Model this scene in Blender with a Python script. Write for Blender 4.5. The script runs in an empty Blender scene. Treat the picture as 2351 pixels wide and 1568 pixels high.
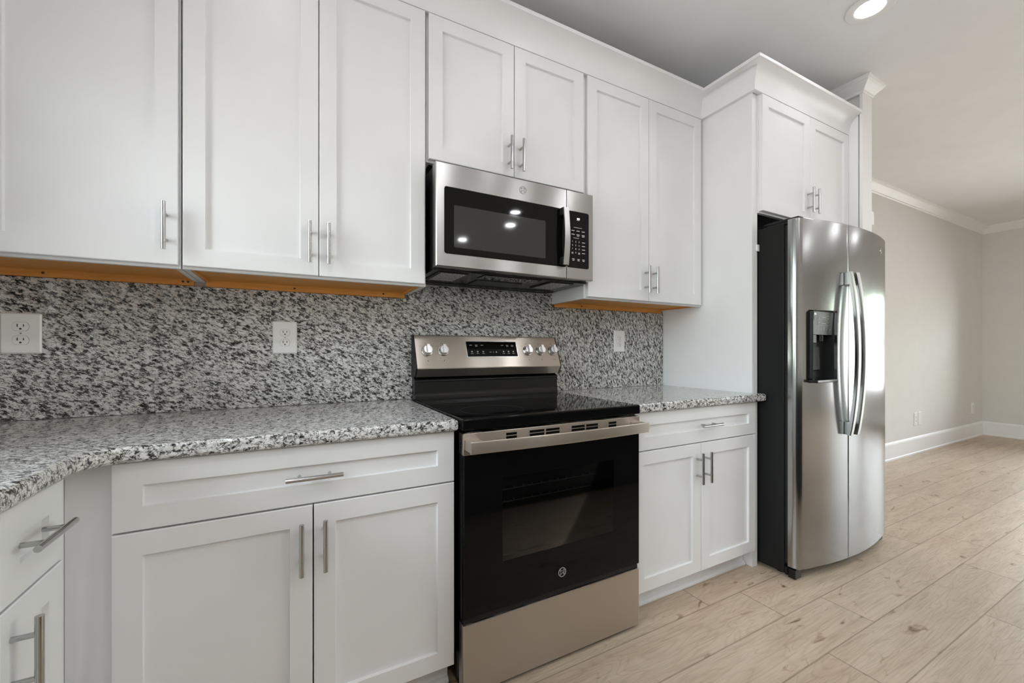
import bpy, bmesh, math, random
from mathutils import Vector, Matrix
random.seed(7)
S = bpy.context.scene
COL = S.collection

# ------------------------------------------------------------------ camera, world, exposure
cam_d = bpy.data.cameras.new('camera'); cam = bpy.data.objects.new('camera', cam_d); COL.objects.link(cam)
cam.location = (0.0, -1.9115, 1.1349)
cam.rotation_euler = (math.radians(90), 0, -0.4936)
cam_d.sensor_width = 36; cam_d.lens = 948.724 / 2351 * 36
cam_d.shift_x = -(1186.77 - 1175.5) / 2351
cam_d.shift_y = (803.68 - 784.0) / 2351
cam_d.clip_start = 0.02
S.camera = cam

S.view_settings.view_transform = 'Standard'; S.view_settings.look = 'None'
S.view_settings.gamma = 1; S.view_settings.use_curve_mapping = False
S.view_settings.exposure = 0.33
SKY = 17.0            # daylight strength outside the windows
DIM = .38             # lamp row over the counters is weakened to even out the light
LAMP = 104.0          # emission of the recessed lamps

W = bpy.data.worlds.new('daylight'); S.world = W; W.use_nodes = True
nt = W.node_tree; nt.nodes.clear()
out = nt.nodes.new('ShaderNodeOutputWorld'); bg = nt.nodes.new('ShaderNodeBackground')
tc = nt.nodes.new('ShaderNodeTexCoord'); sp = nt.nodes.new('ShaderNodeSeparateXYZ')
nz = nt.nodes.new('ShaderNodeTexNoise'); nz.inputs['Scale'].default_value = 9; nz.inputs['Detail'].default_value = 6
ad = nt.nodes.new('ShaderNodeMath'); ad.operation = 'MULTIPLY_ADD'; ad.inputs[1].default_value = 0.5; 
rp = nt.nodes.new('ShaderNodeValToRGB')
e = rp.color_ramp.elements; e[0].position = 0.18; e[0].color = (.46, .45, .46, 1); e[1].position = 0.58; e[1].color = (.82, .91, 1.0, 1)
m = e.new(.24); m.color = (.46, .45, .46, 1); m = e.new(.33); m.color = (.36, .45, .29, 1); m = e.new(.40); m.color = (.78, .88, .97, 1)
nt.links.new(tc.outputs['Generated'], nz.inputs['Vector']); nt.links.new(tc.outputs['Generated'], sp.inputs[0])
nt.links.new(nz.outputs['Fac'], ad.inputs[0]); nt.links.new(sp.outputs['Z'], ad.inputs[2])
nt.links.new(ad.outputs[0], rp.inputs[0]); nt.links.new(rp.outputs[0], bg.inputs[0])
bg.inputs[1].default_value = SKY; nt.links.new(bg.outputs[0], out.inputs[0])

ZC = 2.78            # ceiling height
XL, XR, YB, YF = -1.05, 8.15, 0.02, -6.5   # room
# windows: wall, u0, u1, z0, z1   (u runs along the wall)
WINS = [('left', -1.62, -.55, 1.10, 2.10), ('left', -3.2, -2.1, .95, 2.15), ('left', -5.6, -4.0, .75, 2.2),
        ('right', -2.75, -.60, .52, 1.98), ('right', -5.6, -3.2, .1, 2.15)  # last window is unseen, enlarged to bring in more daylight
        ]
for i, (w, a, b, z0, z1) in enumerate(WINS):       # daylight comes through these openings: sampling portals
    L = bpy.data.lights.new('window_daylight', 'AREA'); L.shape = 'RECTANGLE'; L.size = b - a; L.size_y = z1 - z0
    L.cycles.is_portal = True
    o = bpy.data.objects.new('window_daylight', L); COL.objects.link(o); c = (a + b) / 2; z = (z0 + z1) / 2
    if w == 'left': o.location = (XL - .06, c, z); o.rotation_euler = (math.radians(90), 0, math.radians(-90))
    if w == 'right': o.location = (XR + .06, c, z); o.rotation_euler = (math.radians(90), 0, math.radians(90))
    if w == 'front': o.location = (c, YF - .06, z); o.rotation_euler = (math.radians(90), 0, math.radians(0))
S.cycles.max_bounces = 10; S.cycles.diffuse_bounces = 6; S.cycles.glossy_bounces = 5
S.cycles.transparent_max_bounces = 12; S.cycles.sample_clamp_indirect = 6
S.cycles.caustics_reflective = False; S.cycles.caustics_refractive = False

# ------------------------------------------------------------------ materials
def new_mat(name, col=(.8, .8, .8), rough=.5, metal=0.0, spec=.5, coat=0.0):
    M = bpy.data.materials.new(name); M.use_nodes = True
    p = M.node_tree.nodes['Principled BSDF']
    p.inputs['Base Color'].default_value = (*col, 1); p.inputs['Roughness'].default_value = rough
    p.inputs['Metallic'].default_value = metal; p.inputs['Specular IOR Level'].default_value = spec
    p.inputs['Coat Weight'].default_value = coat
    return M
def N(M, t): return M.node_tree.nodes.new(t)
def LK(M, a, b): M.node_tree.links.new(a, b)
def P(M): return M.node_tree.nodes['Principled BSDF']
def ramp(M, src, stops):
    r = N(M, 'ShaderNodeValToRGB'); el = r.color_ramp.elements
    el[0].position, el[0].color = stops[0][0], (*stops[0][1], 1)
    el[1].position, el[1].color = stops[-1][0], (*stops[-1][1], 1)
    for q, c in stops[1:-1]:
        x = el.new(q); x.color = (*c, 1)
    LK(M, src, r.inputs[0]); return r.outputs[0]
def coords(M, scale=(1, 1, 1), rot=(0, 0, 0), kind='Object'):
    t = N(M, 'ShaderNodeTexCoord'); mp = N(M, 'ShaderNodeMapping')
    mp.inputs['Scale'].default_value = scale; mp.inputs['Rotation'].default_value = rot
    LK(M, t.outputs[kind], mp.inputs[0]); return mp.outputs[0]
def noise(M, vec, scale, detail=3, rough=.5, dist=0.0):
    n = N(M, 'ShaderNodeTexNoise'); n.inputs['Scale'].default_value = scale; n.inputs['Detail'].default_value = detail
    n.inputs['Roughness'].default_value = rough; n.inputs['Distortion'].default_value = dist
    LK(M, vec, n.inputs['Vector']); return n.outputs['Fac']
def math_n(M, op, a, b):
    n = N(M, 'ShaderNodeMath'); n.operation = op
    for i, v in enumerate((a, b)):
        if isinstance(v, (int, float)): n.inputs[i].default_value = v
        else: LK(M, v, n.inputs[i])
    return n.outputs[0]
def mix_c(M, fac, a, b, mode='MIX'):
    n = N(M, 'ShaderNodeMix'); n.data_type = 'RGBA'; n.blend_type = mode
    if isinstance(fac, (int, float)): n.inputs[0].default_value = fac
    else: LK(M, fac, n.inputs[0])
    for i, v in ((6, a), (7, b)):
        if isinstance(v, tuple): n.inputs[i].default_value = (*v, 1)
        else: LK(M, v, n.inputs[i])
    return n.outputs[2]
def bump(M, src, strength, dist=.001):
    b = N(M, 'ShaderNodeBump'); b.inputs['Strength'].default_value = strength; b.inputs['Distance'].default_value = dist
    LK(M, src, b.inputs['Height']); LK(M, b.outputs[0], P(M).inputs['Normal'])

def painted(name, col, rough, var=.015):
    M = new_mat(name, col, rough)
    n = noise(M, coords(M), 6, 2)
    c = ramp(M, n, [(.3, tuple(x * (1 - var) for x in col)), (.7, tuple(min(1, x * (1 + var)) for x in col))])
    LK(M, c, P(M).inputs['Base Color']); return M
WHITE = painted('cabinet_paint', (.80, .80, .806), .38)
TRIM = painted('trim_paint', (.82, .82, .815), .42)
WALL = painted('wall_paint', (.70, .683, .662), .85)
CEIL = painted('ceiling_paint', (.82, .828, .84), .9)
PLATE = painted('outlet_plastic', (.84, .84, .83), .3)

def granite(name, ang, axis, seed, lift=0.0):
    M = new_mat(name, rough=.04, spec=.5)
    rot = [0, 0, 0]; rot[axis] = ang
    v0 = coords(M, (1, 1, 1), tuple(rot)); mp = N(M, 'ShaderNodeMapping')
    mp.inputs['Location'].default_value = (seed, seed * .7, seed * .3)
    mp.inputs['Scale'].default_value = (.62, 1.0, 1.25) if axis == 1 else (.75, 1.1, 1.0)
    LK(M, v0, mp.inputs[0]); v = mp.outputs[0]
    nv = N(M, 'ShaderNodeTexNoise'); nv.inputs['Scale'].default_value = 130; nv.inputs['Detail'].default_value = 2; LK(M, v, nv.inputs['Vector'])
    va = N(M, 'ShaderNodeVectorMath'); va.operation = 'MULTIPLY_ADD'; va.inputs[1].default_value = (.012, .012, .012)
    LK(M, nv.outputs['Color'], va.inputs[0]); LK(M, v, va.inputs[2]); w = va.outputs[0]
    n1 = noise(M, w, 98, 4, .62, .4)
    base = ramp(M, n1, [(.36 - lift, (.022, .022, .022)), (.435 - lift, (.10, .098, .095)), (.485 - lift, (.55, .54, .525)), (.60, (.74, .735, .72)), (.72, (.86, .855, .845))])
    n2 = noise(M, w, 74, 2, .5, .3)
    rid = math_n(M, 'ABSOLUTE', math_n(M, 'SUBTRACT', n2, .5), 0)
    line = ramp(M, rid, [(0, (.06, .06, .06)), (.014, (.13, .128, .125)), (.036, (1, 1, 1))])
    n3 = noise(M, w, 230, 2)
    fleck = ramp(M, n3, [(.30, (.45, .45, .45)), (.42, (1, 1, 1))])
    col = mix_c(M, .85, base, line, 'MULTIPLY'); col = mix_c(M, .7, col, fleck, 'MULTIPLY')
    LK(M, col, P(M).inputs['Base Color']); return M
GR_L = granite('speckled_granite', -.42, 1, 0.0, .005)
GR_R = granite('speckled_granite_turned', 1.9, 1, 3.0)
GR_C = granite('speckled_granite_top', .25, 2, 7.0, .02)  # fewer dark grains: the brighter light on tops is put into the colour

def steel(name, col, rough, scale, ani=0.0):
    M = new_mat(name, col, rough, 1.0)
    v = coords(M, scale); n = noise(M, v, 60, 4, .7)
    LK(M, ramp(M, n, [(.2, tuple(x * .98 for x in col)), (.8, tuple(min(1, x * 1.015) for x in col))]), P(M).inputs['Base Color'])
    r = N(M, 'ShaderNodeMapRange'); r.inputs[3].default_value = rough - .005; r.inputs[4].default_value = rough + .005
    LK(M, n, r.inputs[0]); LK(M, r.outputs[0], P(M).inputs['Roughness'])
    b = noise(M, coords(M, (1, 1, .6)), 3.0, 2)
    bump(M, b, .25, .004)
    if ani:     # brushed left-right: highlights streak up and down
        cv = N(M, 'ShaderNodeCombineXYZ'); cv.inputs[2].default_value = 1
        P(M).inputs['Anisotropic'].default_value = ani; LK(M, cv.outputs[0], P(M).inputs['Tangent'])
    return M
STEEL = steel('brushed_steel', (.45, .446, .44), .28, (.08, 1, 45), .97)
STEEL_R = steel('warm_brushed_steel', (.60, .545, .485), .28, (.08, 1, 45), .97)
STEEL_F = steel('fridge_steel', (.385, .39, .395), .17, (.06, 1, 10))
CHROME = new_mat('satin_nickel', (.50, .50, .495), .17, 1.0)
KNOB = new_mat('knob_steel', (.72, .72, .72), .25, 1.0)
BLACK = new_mat('black_enamel', (.008, .008, .008), .25, spec=.35)
BLACKG = new_mat('black_glass', (.004, .004, .004), .04, spec=.2)
SIDE = new_mat('fridge_side_black', (.011, .011, .011), .5, spec=.2)
PLAST = new_mat('black_plastic', (.013, .013, .013), .38, spec=.28)
DARKG = new_mat('dark_grey_panel', (.045, .047, .045), .4, spec=.25)
SCREEN = new_mat('window_mesh_grey', (.035, .035, .035), .05, spec=.4)
PRINT = new_mat('white_print', (.75, .75, .75), .5)
PRINTG = new_mat('grey_print', (.30, .30, .30), .5)
RINGM = new_mat('burner_print', (.05, .05, .05), .2, spec=.3)
GREYE = new_mat('grey_gap_shade_and_badge', (.32, .32, .33), .5)  # shade around receptacles put into the colour; also the badge's own grey
SLOT = new_mat('outlet_slot', (.03, .03, .03), .5)
FILT = new_mat('filter_mesh', (.55, .55, .56), .4, .6)
_v = noise(FILT, coords(FILT, (1, .35, 1)), 260, 1); LK(FILT, ramp(FILT, _v, [(.4, (.22, .22, .22)), (.6, (.75, .75, .76))]), P(FILT).inputs['Base Color'])
WOOD = new_mat('maple_underside', (.50, .22, .045), .5)
_v = noise(WOOD, coords(WOOD, (1.5, 18, 18)), 5, 4); LK(WOOD, ramp(WOOD, _v, [(.3, (.62, .27, .05)), (.7, (.78, .37, .09))]), P(WOOD).inputs['Base Color'])
def lens_mat(name, k):
    M = bpy.data.materials.new(name); M.use_nodes = True; t = M.node_tree; t.nodes.clear()
    o = t.nodes.new('ShaderNodeOutputMaterial'); e = t.nodes.new('ShaderNodeEmission')
    e.inputs[0].default_value = (.95, .975, 1.0, 1); e.inputs[1].default_value = k; t.links.new(e.outputs[0], o.inputs[0]); return M
LENS = lens_mat('lamp_lens', LAMP); LENS_DIM = lens_mat('lamp_lens_dimmed', LAMP * DIM)
LED = bpy.data.materials.new('display_led'); LED.use_nodes = True
P(LED).inputs['Emission Color'].default_value = (1, 1, 1, 1); P(LED).inputs['Emission Strength'].default_value = 1.2
def pane_mat(name, fac, tint):
    M = bpy.data.materials.new(name); M.use_nodes = True; t = M.node_tree; t.nodes.clear()
    o = t.nodes.new('ShaderNodeOutputMaterial'); mx = t.nodes.new('ShaderNodeMixShader')
    a = t.nodes.new('ShaderNodeBsdfTransparent'); a.inputs[0].default_value = (*tint, 1)
    g = t.nodes.new('ShaderNodeBsdfGlossy'); g.inputs['Roughness'].default_value = .03
    f = t.nodes.new('ShaderNodeFresnel'); f.inputs[0].default_value = 1.5
    t.links.new(f.outputs[0], mx.inputs[0]); t.links.new(a.outputs[0], mx.inputs[1]); t.links.new(g.outputs[0], mx.inputs[2]); t.links.new(mx.outputs[0], o.inputs[0])
    return M
PANE = pane_mat('window_glass', .06, (.97, .98, .97))
OVENPANE = pane_mat('oven_glass', .06, (.55, .55, .55))
VOID = new_mat('slot_void', (.004, .004, .004), .9, spec=.05)
OVENIN = new_mat('oven_cavity', (.085, .085, .085), .5)
RACK = new_mat('oven_rack', (.5, .5, .5), .35, .9)

FLOORM = new_mat('oak_plank', rough=.42, spec=.4)
def build_floor_mat(M):
    uv = N(M, 'ShaderNodeUVMap'); uv.uv_map = 'plank'
    at = N(M, 'ShaderNodeAttribute'); at.attribute_name = 'plank_id'
    sx = N(M, 'ShaderNodeSeparateXYZ'); LK(M, uv.outputs[0], sx.inputs[0])
    cb = N(M, 'ShaderNodeCombineXYZ'); LK(M, sx.outputs[0], cb.inputs[0]); LK(M, sx.outputs[1], cb.inputs[1])
    LK(M, math_n(M, 'MULTIPLY', at.outputs['Fac'], 37.0), cb.inputs[2])
    mp = N(M, 'ShaderNodeMapping'); mp.inputs['Scale'].default_value = (1.0, 6.5, 1); LK(M, cb.outputs[0], mp.inputs[0])
    big = N(M, 'ShaderNodeTexNoise'); big.inputs['Scale'].default_value = 1.6; big.inputs['Detail'].default_value = 2; big.inputs['Distortion'].default_value = .6
    LK(M, mp.outputs[0], big.inputs['Vector'])
    rings = math_n(M, 'FRACT', math_n(M, 'MULTIPLY', big.outputs['Fac'], 13.0), 0)
    fine = N(M, 'ShaderNodeMapping'); fine.inputs['Scale'].default_value = (1.6, 48, 1); LK(M, cb.outputs[0], fine.inputs[0])
    fn = noise(M, fine.outputs[0], 4, 4, .65)
    mott = noise(M, mp.outputs[0], 2.6, 4, .6)
    base = ramp(M, mott, [(.25, (.45, .345, .25)), (.5, (.53, .42, .315)), (.75, (.59, .48, .365))])
    base = mix_c(M, .55, base, ramp(M, rings, [(0, (.78, .74, .70)), (.22, (1, 1, 1)), (.8, (1.03, 1.03, 1.03)), (1, (.84, .80, .77))]), 'MULTIPLY')
    base = mix_c(M, .6, base, ramp(M, fn, [(.30, (.66, .62, .58)), (.5, (1.0, 1.0, 1.0)), (.7, (1.08, 1.07, 1.06))]), 'MULTIPLY')
    base = mix_c(M, .8, base, ramp(M, at.outputs['Fac'], [(0, (.90, .88, .86)), (.5, (1, 1, 1)), (1, (1.06, 1.05, 1.04))]), 'MULTIPLY')
    km = N(M, 'ShaderNodeMapping'); km.inputs['Scale'].default_value = (2.4, 6.0, 1); LK(M, cb.outputs[0], km.inputs[0])
    kn = N(M, 'ShaderNodeTexNoise'); kn.inputs['Scale'].default_value = 2.3; kn.inputs['Detail'].default_value = 5; kn.inputs['Distortion'].default_value = 1.2; LK(M, km.outputs[0], kn.inputs['Vector'])
    base = mix_c(M, 1.0, base, ramp(M, kn.outputs['Fac'], [(.255, (.30, .24, .19)), (.31, (.72, .66, .6)), (.37, (1, 1, 1))]), 'MULTIPLY')
    sy = math_n(M, 'MINIMUM', sx.outputs[1], math_n(M, 'SUBTRACT', .2, sx.outputs[1]))
    edge = ramp(M, sy, [(0, (.5, .46, .43)), (.0009, (.68, .64, .6)), (.0018, (1, 1, 1))])
    base = mix_c(M, 1.0, base, edge, 'MULTIPLY')
    ex = N(M, 'ShaderNodeAttribute'); ex.attribute_name = 'plank_len'
    se = math_n(M, 'MINIMUM', sx.outputs[0], math_n(M, 'SUBTRACT', ex.outputs['Fac'], sx.outputs[0]))
    edge2 = ramp(M, se, [(0, (.45, .42, .39)), (.0010, (.62, .58, .55)), (.002, (1, 1, 1))])
    base = mix_c(M, 1.0, base, edge2, 'MULTIPLY')
    LK(M, base, P(M).inputs['Base Color']); bump(M, fn, .05, .001)
build_floor_mat(FLOORM)

# ------------------------------------------------------------------ mesh helpers
class MB:
    def __init__(s): s.v = []; s.f = []
    def add(s, vs, fs):
        o = len(s.v); s.v += [tuple(x) for x in vs]; s.f += [tuple(i + o for i in f) for f in fs]; return s
    def box(s, x0, x1, y0, y1, z0, z1, b=0.0):
        if b <= 0:
            return s.add([(x, y, z) for x in (x0, x1) for y in (y0, y1) for z in (z0, z1)],
                         [(0, 1, 3, 2), (4, 6, 7, 5), (0, 4, 5, 1), (2, 3, 7, 6), (0, 2, 6, 4), (1, 5, 7, 3)])
        bm = bmesh.new(); bmesh.ops.create_cube(bm, size=1)
        for q in bm.verts: q.co = Vector(((x0 + x1) / 2 + q.co.x * (x1 - x0), (y0 + y1) / 2 + q.co.y * (y1 - y0), (z0 + z1) / 2 + q.co.z * (z1 - z0)))
        bmesh.ops.bevel(bm, geom=bm.edges[:], offset=b, segments=2, profile=.5, affect='EDGES')
        return s.bm(bm)
    def bm(s, bm):
        bm.verts.index_update(); s.add([q.co[:] for q in bm.verts], [[q.index for q in f.verts] for f in bm.faces]); bm.free(); return s
    def cyl(s, a, b, r0, r1=None, n=16, cap=True):
        r1 = r0 if r1 is None else r1
        a = Vector(a); b = Vector(b); d = (b - a).normalized()
        u = d.orthogonal().normalized(); w = d.cross(u)
        vs = [];
        for c, r in ((a, r0), (b, r1)):
            vs += [c + u * r * math.cos(2 * math.pi * i / n) + w * r * math.sin(2 * math.pi * i / n) for i in range(n)]
        fs = [(i, (i + 1) % n, n + (i + 1) % n, n + i) for i in range(n)]
        if cap: fs += [tuple(reversed(range(n))), tuple(range(n, 2 * n))]
        return s.add(vs, fs)
    def loft(s, rings, closed=True, cap0=True, cap1=True):
        n = len(rings[0]); vs = [p for r in rings for p in r]; fs = []
        for k in range(len(rings) - 1):
            for i in range(n if closed else n - 1):
                j = (i + 1) % n; fs.append((k * n + i, k * n + j, (k + 1) * n + j, (k + 1) * n + i))
        if cap0: fs.append(tuple(reversed(range(n))))
        if cap1: fs.append(tuple(range((len(rings) - 1) * n, len(rings) * n)))
        return s.add(vs, fs)
    def prism(s, poly, z0, z1, bev=0.0, seg=3, frame=None):
        """poly in plan, extruded z0..z1; frame maps (a,b,c)->xyz"""
        bm = bmesh.new(); lo = [bm.verts.new((p[0], p[1], z0)) for p in poly]
        f = bm.faces.new(lo); r = bmesh.ops.extrude_face_region(bm, geom=[f])
        top = [q for q in r['geom'] if isinstance(q, bmesh.types.BMVert)]
        for q in top: q.co.z = z1
        bmesh.ops.recalc_face_normals(bm, faces=bm.faces[:])
        if bev > 0:
            ed = [e for e in bm.edges if abs(e.verts[0].co.z - e.verts[1].co.z) < 1e-6]
            bmesh.ops.bevel(bm, geom=ed, offset=bev, segments=seg, profile=.5, affect='EDGES', clamp_overlap=True)
        if frame:
            for q in bm.verts: q.co = Vector(frame(*q.co))
        return s.bm(bm)
    def build(s, name, mat, parent=None, origin=None, smooth=35, recalc=True):
        me = bpy.data.meshes.new(name)
        org = Vector((0, 0, 0))
        if parent is not None:
            q = parent
            while q is not None: org += q.location; q = q.parent
        loc = Vector((0, 0, 0))
        if parent is None and origin is not None: loc = Vector(origin); org = loc
        me.from_pydata([Vector(v) - org for v in s.v], [], s.f); me.update()
        if recalc:
            bm = bmesh.new(); bm.from_mesh(me); bmesh.ops.recalc_face_normals(bm, faces=bm.faces[:]); bm.to_mesh(me); bm.free()
        me.materials.append(mat)
        o = bpy.data.objects.new(name, me); COL.objects.link(o); o.location = loc
        if parent is not None: o.parent = parent
        if smooth:
            me.polygons.foreach_set('use_smooth', [True] * len(me.polygons)); me.set_sharp_from_angle(angle=math.radians(smooth))
            wn = o.modifiers.new('normals', 'WEIGHTED_NORMAL'); wn.keep_sharp = True; wn.weight = 100
        return o
def tag(o, label, cat, group=None):
    o['label'] = label; o['category'] = cat
    if group: o['group'] = group
    return o
def thing(name, label, cat, loc, group=None):
    o = bpy.data.objects.new(name, None); o.empty_display_size = .1; COL.objects.link(o); o.location = loc
    return tag(o, label, cat, group)
def struct(o): o['kind'] = 'structure'; return o
def rrect(a0, a1, b0, b1, r, n=5):
    pts = []
    for cx, cy, t0 in ((a1 - r, b1 - r, 0), (a0 + r, b1 - r, 90), (a0 + r, b0 + r, 180), (a1 - r, b0 + r, 270)):
        for k in range(n + 1):
            t = math.radians(t0 + 90 * k / n); pts.append((cx + r * math.cos(t), cy + r * math.sin(t)))
    return pts
def face_frame(kind, plane):
    """(a,b,d): a along the face, b up, d outward depth from plane"""
    if kind == 'back': return lambda a, b, d: (a, plane - d, b)     # faces -y
    if kind == 'left': return lambda a, b, d: (plane + d, a, b)     # faces +x
def panel_face(a0, a1, b0, b1, fr, thick=.02, w=.056, rec=.010):
    """shaker door / drawer front: frame, recessed flat panel, eased edges"""
    R = lambda i, d: [fr(a0 + i, b0 + i, d), fr(a1 - i, b0 + i, d), fr(a1 - i, b1 - i, d), fr(a0 + i, b1 - i, d)]
    mb = MB(); mb.loft([R(0, 0), R(0, thick - .002), R(.002, thick), R(w, thick), R(w + .0015, thick - rec)]); return mb
def bar_handle(parent, c, vert, fr_out, length=.142, off=.034, r=.0062, span=.076, along=None):
    """T-bar pull; c point on the surface, fr_out outward vector, along = bar direction"""
    c = Vector(c); o = Vector(fr_out); d = Vector((0, 0, 1)) if vert else Vector(along)
    mb = MB(); m = c + o * off
    mb.cyl(m - d * length / 2, m + d * length / 2, r, n=18)
    for sgn in (-1, 1):
        q = d * sgn * span / 2
        mb.cyl(c + q - o * .0005, c + q + o * off, .0048, n=12)
    return mb.build('handle', CHROME, parent)
def text_into(mb, txt, size, fr, a, b, d, depth=.0006, align='CENTER', shear=0.0):
    cu = bpy.data.curves.new('t', 'FONT'); cu.body = txt; cu.size = size; cu.align_x = align; cu.align_y = 'CENTER'; cu.extrude = depth / 2; cu.shear = shear
    cu.resolution_u = 2
    o = bpy.data.objects.new('t', cu); COL.objects.link(o)
    dg = bpy.context.evaluated_depsgraph_get(); me = bpy.data.meshes.new_from_object(o.evaluated_get(dg))
    mb.add([fr(a + v.co.x, b + v.co.y, d + v.co.z) for v in me.vertices], [tuple(p.vertices) for p in me.polygons])
    bpy.data.objects.remove(o); bpy.data.curves.remove(cu); bpy.data.meshes.remove(me)
def bar(mb, fr, a, b, w, h, d, t=.0006):
    R = lambda q: [fr(a - w / 2, b - h / 2, q), fr(a + w / 2, b - h / 2, q), fr(a + w / 2, b + h / 2, q), fr(a - w / 2, b + h / 2, q)]
    mb.loft([R(d), R(d + t)])
def disc(mb, fr, a, b, r, d0, d1, n=32, r1=None):
    r1 = r if r1 is None else r1
    mb.loft([[fr(a + q * math.cos(2 * math.pi * i / n), b + q * math.sin(2 * math.pi * i / n), d) for i in range(n)] for q, d in ((r, d0), (r1, d1))])
def annulus(mb, fr, a, b, r0, r1, d0, d1, n=48):
    rr = lambda q, d: [fr(a + q * math.cos(2 * math.pi * i / n), b + q * math.sin(2 * math.pi * i / n), d) for i in range(n)]
    mb.loft([rr(r0, d0), rr(r1, d0), rr(r1, d1), rr(r0, d1), rr(r0, d0)], cap0=False, cap1=False)
def sweep(path, prof, closed_prof=True):
    """prof: (out, z) points; out to the right-hand side of the path"""
    P2 = [Vector(p) for p in path]; rings = []
    for i, p in enumerate(P2):
        ns = []
        for a, b in ((i - 1, i), (i, i + 1)):
            if a >= 0 and b < len(P2):
                d = (P2[b] - P2[a]).normalized(); ns.append(Vector((d.y, -d.x)))
        n = ns[0] if len(ns) == 1 else (ns[0] + ns[1]) / (1 + ns[0].dot(ns[1]))
        rings.append([(p.x + n.x * o, p.y + n.y * o, z) for o, z in prof])
    mb = MB(); mb.loft(rings, closed=closed_prof); return mb
def emblem(fr, a, b, d, r):
    mb = MB(); annulus(mb, fr, a, b, r * .84, r, d, d + .0012); 
    text_into(mb, 'GE', r * 1.05, fr, a, b, d + .0006, .0008, shear=.3)
    for k in range(4):
        t = math.radians(45 + 90 * k); annulus(mb, fr, a + r * .62 * math.cos(t), b + r * .62 * math.sin(t), r * .10, r * .17, d, d + .001, 10)
    return mb

# ------------------------------------------------------------------ room shell
def floor():
    x = []; rows = {-.7: 1.84, -.9: 2.13, -1.1: 1.76, -.5: 1.62, -1.3: 2.61}
    vs, fs, uvs, pid, pln = [], [], [], [], []
    r = 0
    y = YB + .28   # row edges fall on -0.7, -0.9 ...
    y = 0.1
    while y > YF - .1:
        y1 = y - .2; L = 1.37
        x0 = rows.get(round(y, 2), random.uniform(0, 1.37)); x0 -= L * math.ceil((x0 - XL + .1) / L)
        while x0 < XR + .1:
            ln = L; b = len(vs)
            vs += [(x0, y1, 0), (x0 + ln, y1, 0), (x0 + ln, y, 0), (x0, y, 0)]; fs.append((b, b + 1, b + 2, b + 3))
            off = random.uniform(0, 50) * 0
            uvs += [(0, 0), (ln, 0), (ln, .2), (0, .2)]; pid.append(random.random()); pln.append(ln); x0 += ln
        y = y1
    # slab underneath so the floor has thickness
    me = bpy.data.meshes.new('floor'); me.from_pydata(vs, [], fs)
    ul = me.uv_layers.new(name='plank')
    for i, u in enumerate(uvs): ul.data[i].uv = u
    for nm, dat in (('plank_id', pid), ('plank_len', pln)):
        a = me.attributes.new(nm, 'FLOAT', 'FACE'); a.data.foreach_set('value', dat)
    me.materials.append(FLOORM); o = bpy.data.objects.new('floor', me); COL.objects.link(o); struct(o)
floor()
def wall_mesh(side):
    mb = MB(); T = .12
    ops = sorted([w[1:] for w in WINS if w[0] == side])
    u0, u1 = {'left': (YF, YB), 'right': (YF, YB), 'front': (XL - T, XR + T), 'back': (XL - T, XR + T)}[side]
    def bx(a, b, z0, z1):
        if side == 'left': mb.box(XL - T, XL, a, b, z0, z1)
        if side == 'right': mb.box(XR, XR + T, a, b, z0, z1)
        if side == 'front': mb.box(a, b, YF - T, YF, z0, z1)
        if side == 'back': mb.box(a, b, YB, YB + T, z0, z1)
    c = u0
    for a, b, z0, z1 in ops:
        bx(c, a, 0, ZC); bx(a, b, 0, z0); bx(a, b, z1, ZC); c = b
    bx(c, u1, 0, ZC)
    return struct(mb.build('wall_' + side, WALL, smooth=0))
for s_ in ('back', 'left', 'right', 'front'): wall_mesh(s_)
struct(MB().box(XL - .12, XR + .12, YF - .12, YB + .12, ZC, ZC + .1).build('ceiling', CEIL, smooth=0))
for i, (w, a, b, z0, z1) in enumerate(WINS):
    mb = MB(); g = MB(); f = .05
    def bx(q, a0, a1, d0, d1, c0, c1):
        if w == 'left': q.box(XL - d1, XL - d0, a0, a1, c0, c1)
        if w == 'right': q.box(XR + d0, XR + d1, a0, a1, c0, c1)
        if w == 'front': q.box(a0, a1, YF - d1, YF - d0, c0, c1)
    zm = (z0 + z1) / 2
    for a0, a1, c0, c1 in ((a, a + f, z0, z1), (b - f, b, z0, z1), (a + f, b - f, z0, z0 + f), (a + f, b - f, z1 - f, z1), (a + f, b - f, zm - .022, zm + .022)):
        bx(mb, a0, a1, .02, .08, c0, c1)
    n = max(2, round((b - a) / .8))
    for k in range(1, n):
        u = a + (b - a) * k / n; bx(mb, u - .03, u + .03, .022, .078, z0 + f, z1 - f)
    # casing on the room side
    for a0, a1, c0, c1 in ((a - .08, a, z0 - .08, z1 + .08), (b, b + .08, z0 - .08, z1 + .08), (a, b, z1, z1 + .08), (a, b, z0 - .08, z0)):
        bx(mb, a0, a1, -.018, -.001, c0, c1)
    o = struct(mb.build('window_%d' % (i + 1), TRIM, smooth=0))
    bx(g, a + f, b - f, .045, .049, z0 + f, z1 - f); g.build('window_pane', PANE, o, smooth=0)

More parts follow.
